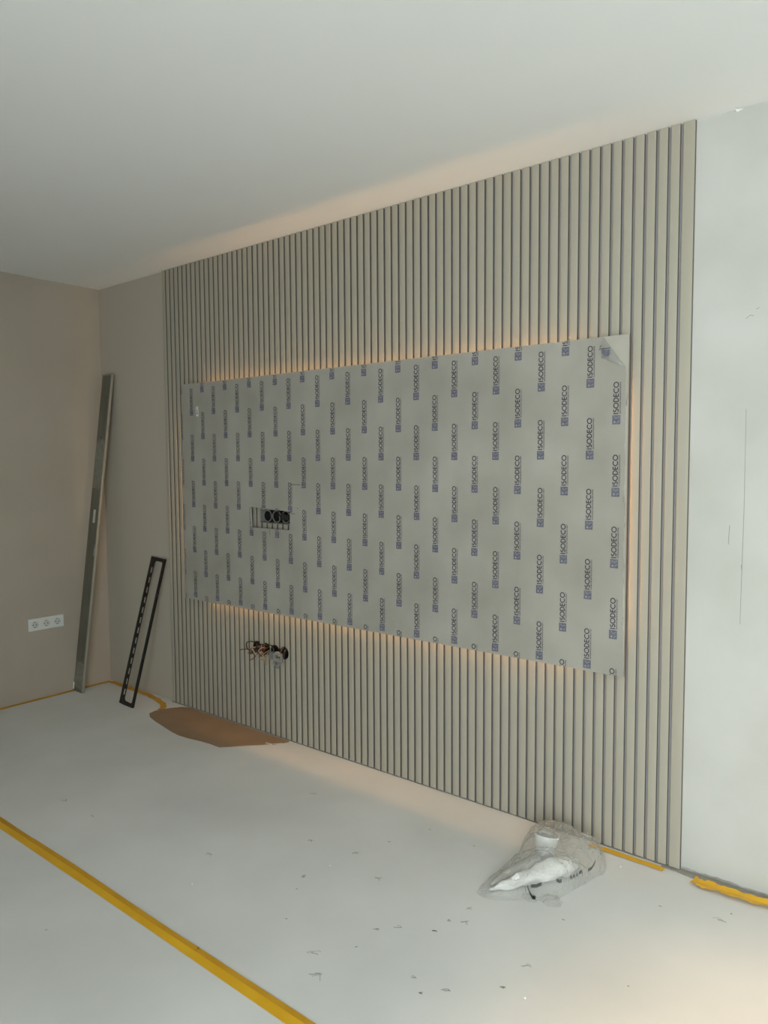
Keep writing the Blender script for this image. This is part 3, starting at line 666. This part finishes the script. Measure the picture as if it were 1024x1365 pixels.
# ------------------------------------------------------------------ floor scuffs
def px(u, v, z=0.0):
    d = -_b + _r * ((u - 512) / 990.02) - _u * ((v - 682.5) / 990.02); c = M.translation; s = (z - c.z) / d.z; return c + d * s
bm, b2 = bmesh.new(), bmesh.new()
marks = [(279, 1139, 6), (425, 1298, 9), (419, 1270, 8), (122, 1088, 4), (404, 1169, 2), (395, 1185, 2), (382, 1225, 1.5), (88, 1067, 7), (417, 1058, 6), (473, 1137, 6), (505, 1171, 6), (520, 1122, 2), (573, 1106, 2), (633, 1128, 2.2), (625, 1211, 4), (599, 1227, 3), (580, 1242, 3), (502, 1239, 3.5), (476, 1262, 1.8), (561, 1324, 3), (552, 1303, 4), (595, 1321, 5), (671, 1317, 3), (705, 1287, 7), (837, 1314, 1.8), (405, 1168, 3), (751, 1226, 2), (880, 1208, 2), (975, 1218, 2), (415, 1120, 5), (620, 1230, 5), (530, 1235, 5), (960, 1225, 6), (60, 1240, 2)]
for (u, v, s) in marks:
    c = px(u, v); s_ = s * 0.0026
    for k in range(1 if s < 2.5 else 3):
        a0 = random.uniform(-0.5, 0.9); off = Vector((random.uniform(-1, 1), random.uniform(-1, 1))) * s_ * 0.5
        ln = s_ * random.uniform(0.5, 1.0); pts = []
        for q in range(5):
            tq = q / 4 - 0.5; pts.append((c.x + off.x + math.cos(a0) * ln * tq * 2, c.y + off.y + math.sin(a0) * ln * tq * 2 + ln * 0.35 * math.sin(tq * 5 + k)))
        strokes(bm if (s < 4 or k == 0) else b2, [pts], 0.0035 if s < 2.5 else 0.002, lambda a, b: (a, b, 0.0008))
obj('scuff_mark', bm, M_scuff, floor, kind='stuff'); obj('scuff_mark', b2, M_scuff2, floor, kind='stuff')
bm = bmesh.new()
for u, v in ((256, 1178), (241, 1227), (828, 1155), (440, 1154), (700, 1330)):
    c = px(u, v, 0.003); box(bm, c.x - 0.003, c.x + 0.003, c.y - 0.002, c.y + 0.002, 0.0005, 0.005, 0.001)
obj('plaster_crumb', bm, M_chip, floor, kind='stuff')

# ------------------------------------------------------------------ plastic bag and what lies in it
def blob(name, pts, rad, m, flat=1.0, sub=2, disp=0.004, fr=30, zmin=0.003):
    bm = bmesh.new(); tube(bm, spline(pts, 6), [r_ for r_ in interp(rad, len(spline(pts, 6)))], 20)
    for v in bm.verts:
        v.co += v.co.normalized() * 0
        n_ = noise.noise_vector(v.co * fr); v.co += n_ * disp
        if v.co.z < zmin: v.co.z = zmin + 0.0005 * n_.x
    return smooth(obj(name, bm, m), 80)
def interp(r, n):
    out = []
    for i in range(n):
        t = i / (n - 1) * (len(r) - 1); k = min(int(t), len(r) - 2); out.append(r[k] + (r[k + 1] - r[k]) * (t - k))
    return out
o = blob('foil_pouch', [(3.305, -0.552, 0.010), (3.345, -0.50, 0.020), (3.39, -0.43, 0.030), (3.43, -0.36, 0.036), (3.46, -0.29, 0.033), (3.475, -0.22, 0.02)], [0.005, 0.015, 0.026, 0.034, 0.034, 0.012], M_white, disp=0.008, fr=34)
o['label'] = 'tapering white plastic pouch inside the clear bag, its tip pointing left'; o['category'] = 'pouch'
blob('grey_back_panel', [(3.296, -0.530, 0.010), (3.315, -0.47, 0.022), (3.35, -0.40, 0.034), (3.375, -0.34, 0.036)], [0.004, 0.018, 0.028, 0.030], M_greyplas, disp=0.003, fr=20)
q_ = bpy.data.objects['grey_back_panel']; q_.parent = o; q_['label'] = 'grey upper side'
# cup
bm = bmesh.new(); mt = Matrix.Translation((3.362, -0.265, 0.006)) @ Matrix.Rotation(math.radians(-14), 4, 'X')
lathe(bm, [(0, 0), (0.028, 0), (0.031, 0.004), (0.044, 0.088), (0.0455, 0.088), (0.0455, 0.093), (0.041, 0.093), (0.040, 0.084), (0, 0.082)], mt, 36)
bmesh.ops.recalc_face_normals(bm, faces=bm.faces[:])
o = smooth(obj('plastic_cup', bm, M_white), 35); o['label'] = 'small white tapered plastic cup standing inside the clear bag'; o['category'] = 'cup'
bm = bmesh.new(); lathe(bm, [(0, 0.0835), (0.0385, 0.0855)], mt, 30); smooth(obj('lid', bm, M_greyplas, o, label='sunken grey lid'))

def inside(poly, x, y):
    c = False; n = len(poly)
    for i in range(n):
        a, b = poly[i], poly[(i + 1) % n]
        if (a[1] > y) != (b[1] > y) and x < (b[0] - a[0]) * (y - a[1]) / (b[1] - a[1]) + a[0]: c = not c
    return c
def dist_edge(poly, x, y):
    d = 9; p = Vector((x, y))
    for i in range(len(poly)):
        a, b = Vector(poly[i]), Vector(poly[(i + 1) % len(poly)]); t = max(0, min(1, (p - a).dot(b - a) / (b - a).length_squared)); d = min(d, (p - a - (b - a) * t).length)
    return d
BP = [(3.272, -0.585), (3.33, -0.59), (3.43, -0.515), (3.50, -0.455), (3.525, -0.36), (3.55, -0.25), (3.562, -0.19), (3.535, -0.12), (3.48, -0.055), (3.38, -0.035), (3.27, -0.04), (3.225, -0.09), (3.235, -0.19), (3.27, -0.28), (3.275, -0.40), (3.262, -0.50)]
cen = Vector((3.39, -0.30))
bumps = [((3.33, -0.50), 0.038, 0.07), ((3.42, -0.36), 0.098, 0.13), ((3.362, -0.262), 0.118, 0.085), ((3.45, -0.17), 0.082, 0.14), ((3.34, -0.11), 0.075, 0.13)]
def bag_h(x, y):
    h = 0
    for (c, a, w_) in bumps:
        h = max(h, a * math.exp(-(((x - c[0]) ** 2 + (y - c[1]) ** 2) / w_ ** 2) * 0.9))
    n1 = 1 - abs(noise.noise(Vector((x * 22, y * 22, 1.3)))) * 2.0; n2 = 1 - abs(noise.noise(Vector((x * 55, y * 55, 5)))) * 2
    return h * (0.93 + 0.09 * n1 + 0.045 * n2) + 0.003 * n1
bm = bmesh.new(); RINGS, SEG = 34, 96
out = []
tot = [Vector(p) for p in BP]
loopp = spline([(p.x, p.y, 0) for p in tot] + [(tot[0].x, tot[0].y, 0)], 6)[:-1]
SEG = len(loopp); rows = []
for r in range(RINGS):
    f = 1 - r / RINGS; row = []
    for s in range(SEG):
        p = cen + (Vector((loopp[s].x, loopp[s].y)) - cen) * f
        e = min(1, (1 - f) / 0.16); h = bag_h(p.x, p.y) * (e ** 0.5)
        row.append(bm.verts.new((p.x + 0.004 * noise.noise(Vector((p.x * 40, p.y * 40, 2))), p.y, max(0.0015, h) + (0.0015 if r else 0))))
    rows.append(row)
top_v = bm.verts.new((cen.x, cen.y, bag_h(cen.x, cen.y)))
for a, b in zip(rows, rows[1:]):
    for s in range(SEG): bm.faces.new((a[s], a[(s + 1) % SEG], b[(s + 1) % SEG], b[s]))
for s in range(SEG): bm.faces.new((rows[-1][s], rows[-1][(s + 1) % SEG], top_v))
bmesh.ops.recalc_face_normals(bm, faces=bm.faces[:])
bag = smooth(obj('plastic_bag', bm, M_bag), 28); bag['label'] = 'crumpled clear plastic bag lying on the floor against the slats'; bag['category'] = 'bag'
# loose skirt of film in front
bm = bmesh.new()
for cx_, cy_, ra in ((3.49, -0.47, 0.05), (3.43, -0.50, 0.035)):
    c0 = bm.verts.new((cx_, cy_, 0.020)); ring = []
    for k in range(18):
        a = 2 * PI * k / 18; rr = ra * (0.8 + 0.35 * noise.noise(Vector((k * 0.9, cx_, 0)))); ring.append(bm.verts.new((cx_ + rr * math.cos(a), cy_ + rr * 0.8 * math.sin(a), 0.002 + 0.008 * abs(noise.noise(Vector((k, 3, cy_)))))))
    for k in range(18): bm.faces.new((c0, ring[k], ring[(k + 1) % 18]))
obj('loose_fold', bm, M_bag, bag, kind='stuff')
# pale ribbons laid along creases, standing in for glints on the crumpled film
bm = bmesh.new(); rnd = random.Random(11)
for k in range(95):
    while True:
        x, y = rnd.uniform(3.26, 3.54), rnd.uniform(-0.53, -0.08)
        if inside(BP, x, y) and dist_edge(BP, x, y) > 0.02: break
    a = rnd.gauss(0.9, 0.7); L_ = rnd.uniform(0.012, 0.05); w_ = rnd.uniform(0.0012, 0.0034); prev = None
    for q in range(6):
        t = q / 5 - 0.5; a2 = a + 0.5 * t; xx, yy = x + math.cos(a2) * L_ * t, y + math.sin(a2) * L_ * t
        ww = w_ * (1 - (2 * abs(t)) ** 2 * 0.9) / 2; e = min(1, dist_edge(BP, xx, yy) / 0.02) ** 0.5
        h = bag_h(xx, yy) * e + 0.0045
        cur = (bm.verts.new((xx - math.sin(a2) * ww, yy + math.cos(a2) * ww, h)), bm.verts.new((xx + math.sin(a2) * ww, yy - math.cos(a2) * ww, h + 0.001)))
        if prev: bm.faces.new((prev[0], cur[0], cur[1], prev[1]))
        prev = cur
obj('crease', bm, M_crease, bag, kind='stuff')
# black print on the right flank
bm = bmesh.new()
def flank(u, v, z): return px(u, v, z)
def pxs(seq, z, w_):
    for s in seq:
        pts = [px(u, v, z) for u, v in s]
        L = []
        for p_ in pts: L.append((bm.verts.new(p_ + Vector((0, 0, w_ / 2))), bm.verts.new(p_ - Vector((0, 0, w_ / 2)))))
        for a, b in zip(L, L[1:]): bm.faces.new((a[0], b[0], b[1], a[1]))
pxs([[(760, 1171), (761, 1168), (763, 1171)], [(764, 1169), (766, 1167), (767, 1171)], [(768, 1167), (770, 1165), (771, 1169)], [(772, 1164), (776, 1161), (777, 1167)], [(788, 1158), (792, 1152), (794, 1147)], [(703, 1181), (706, 1189), (710, 1197)], [(700, 1182), (701, 1188)], [(708, 1181), (715, 1181), (722, 1178)], [(710, 1196), (714, 1197)], [(784, 1160), (789, 1157)], [(742, 1173), (746, 1175), (749, 1174)]], 0.022, 0.012)
obj('black_print', bm, M_black, bag, kind='stuff')
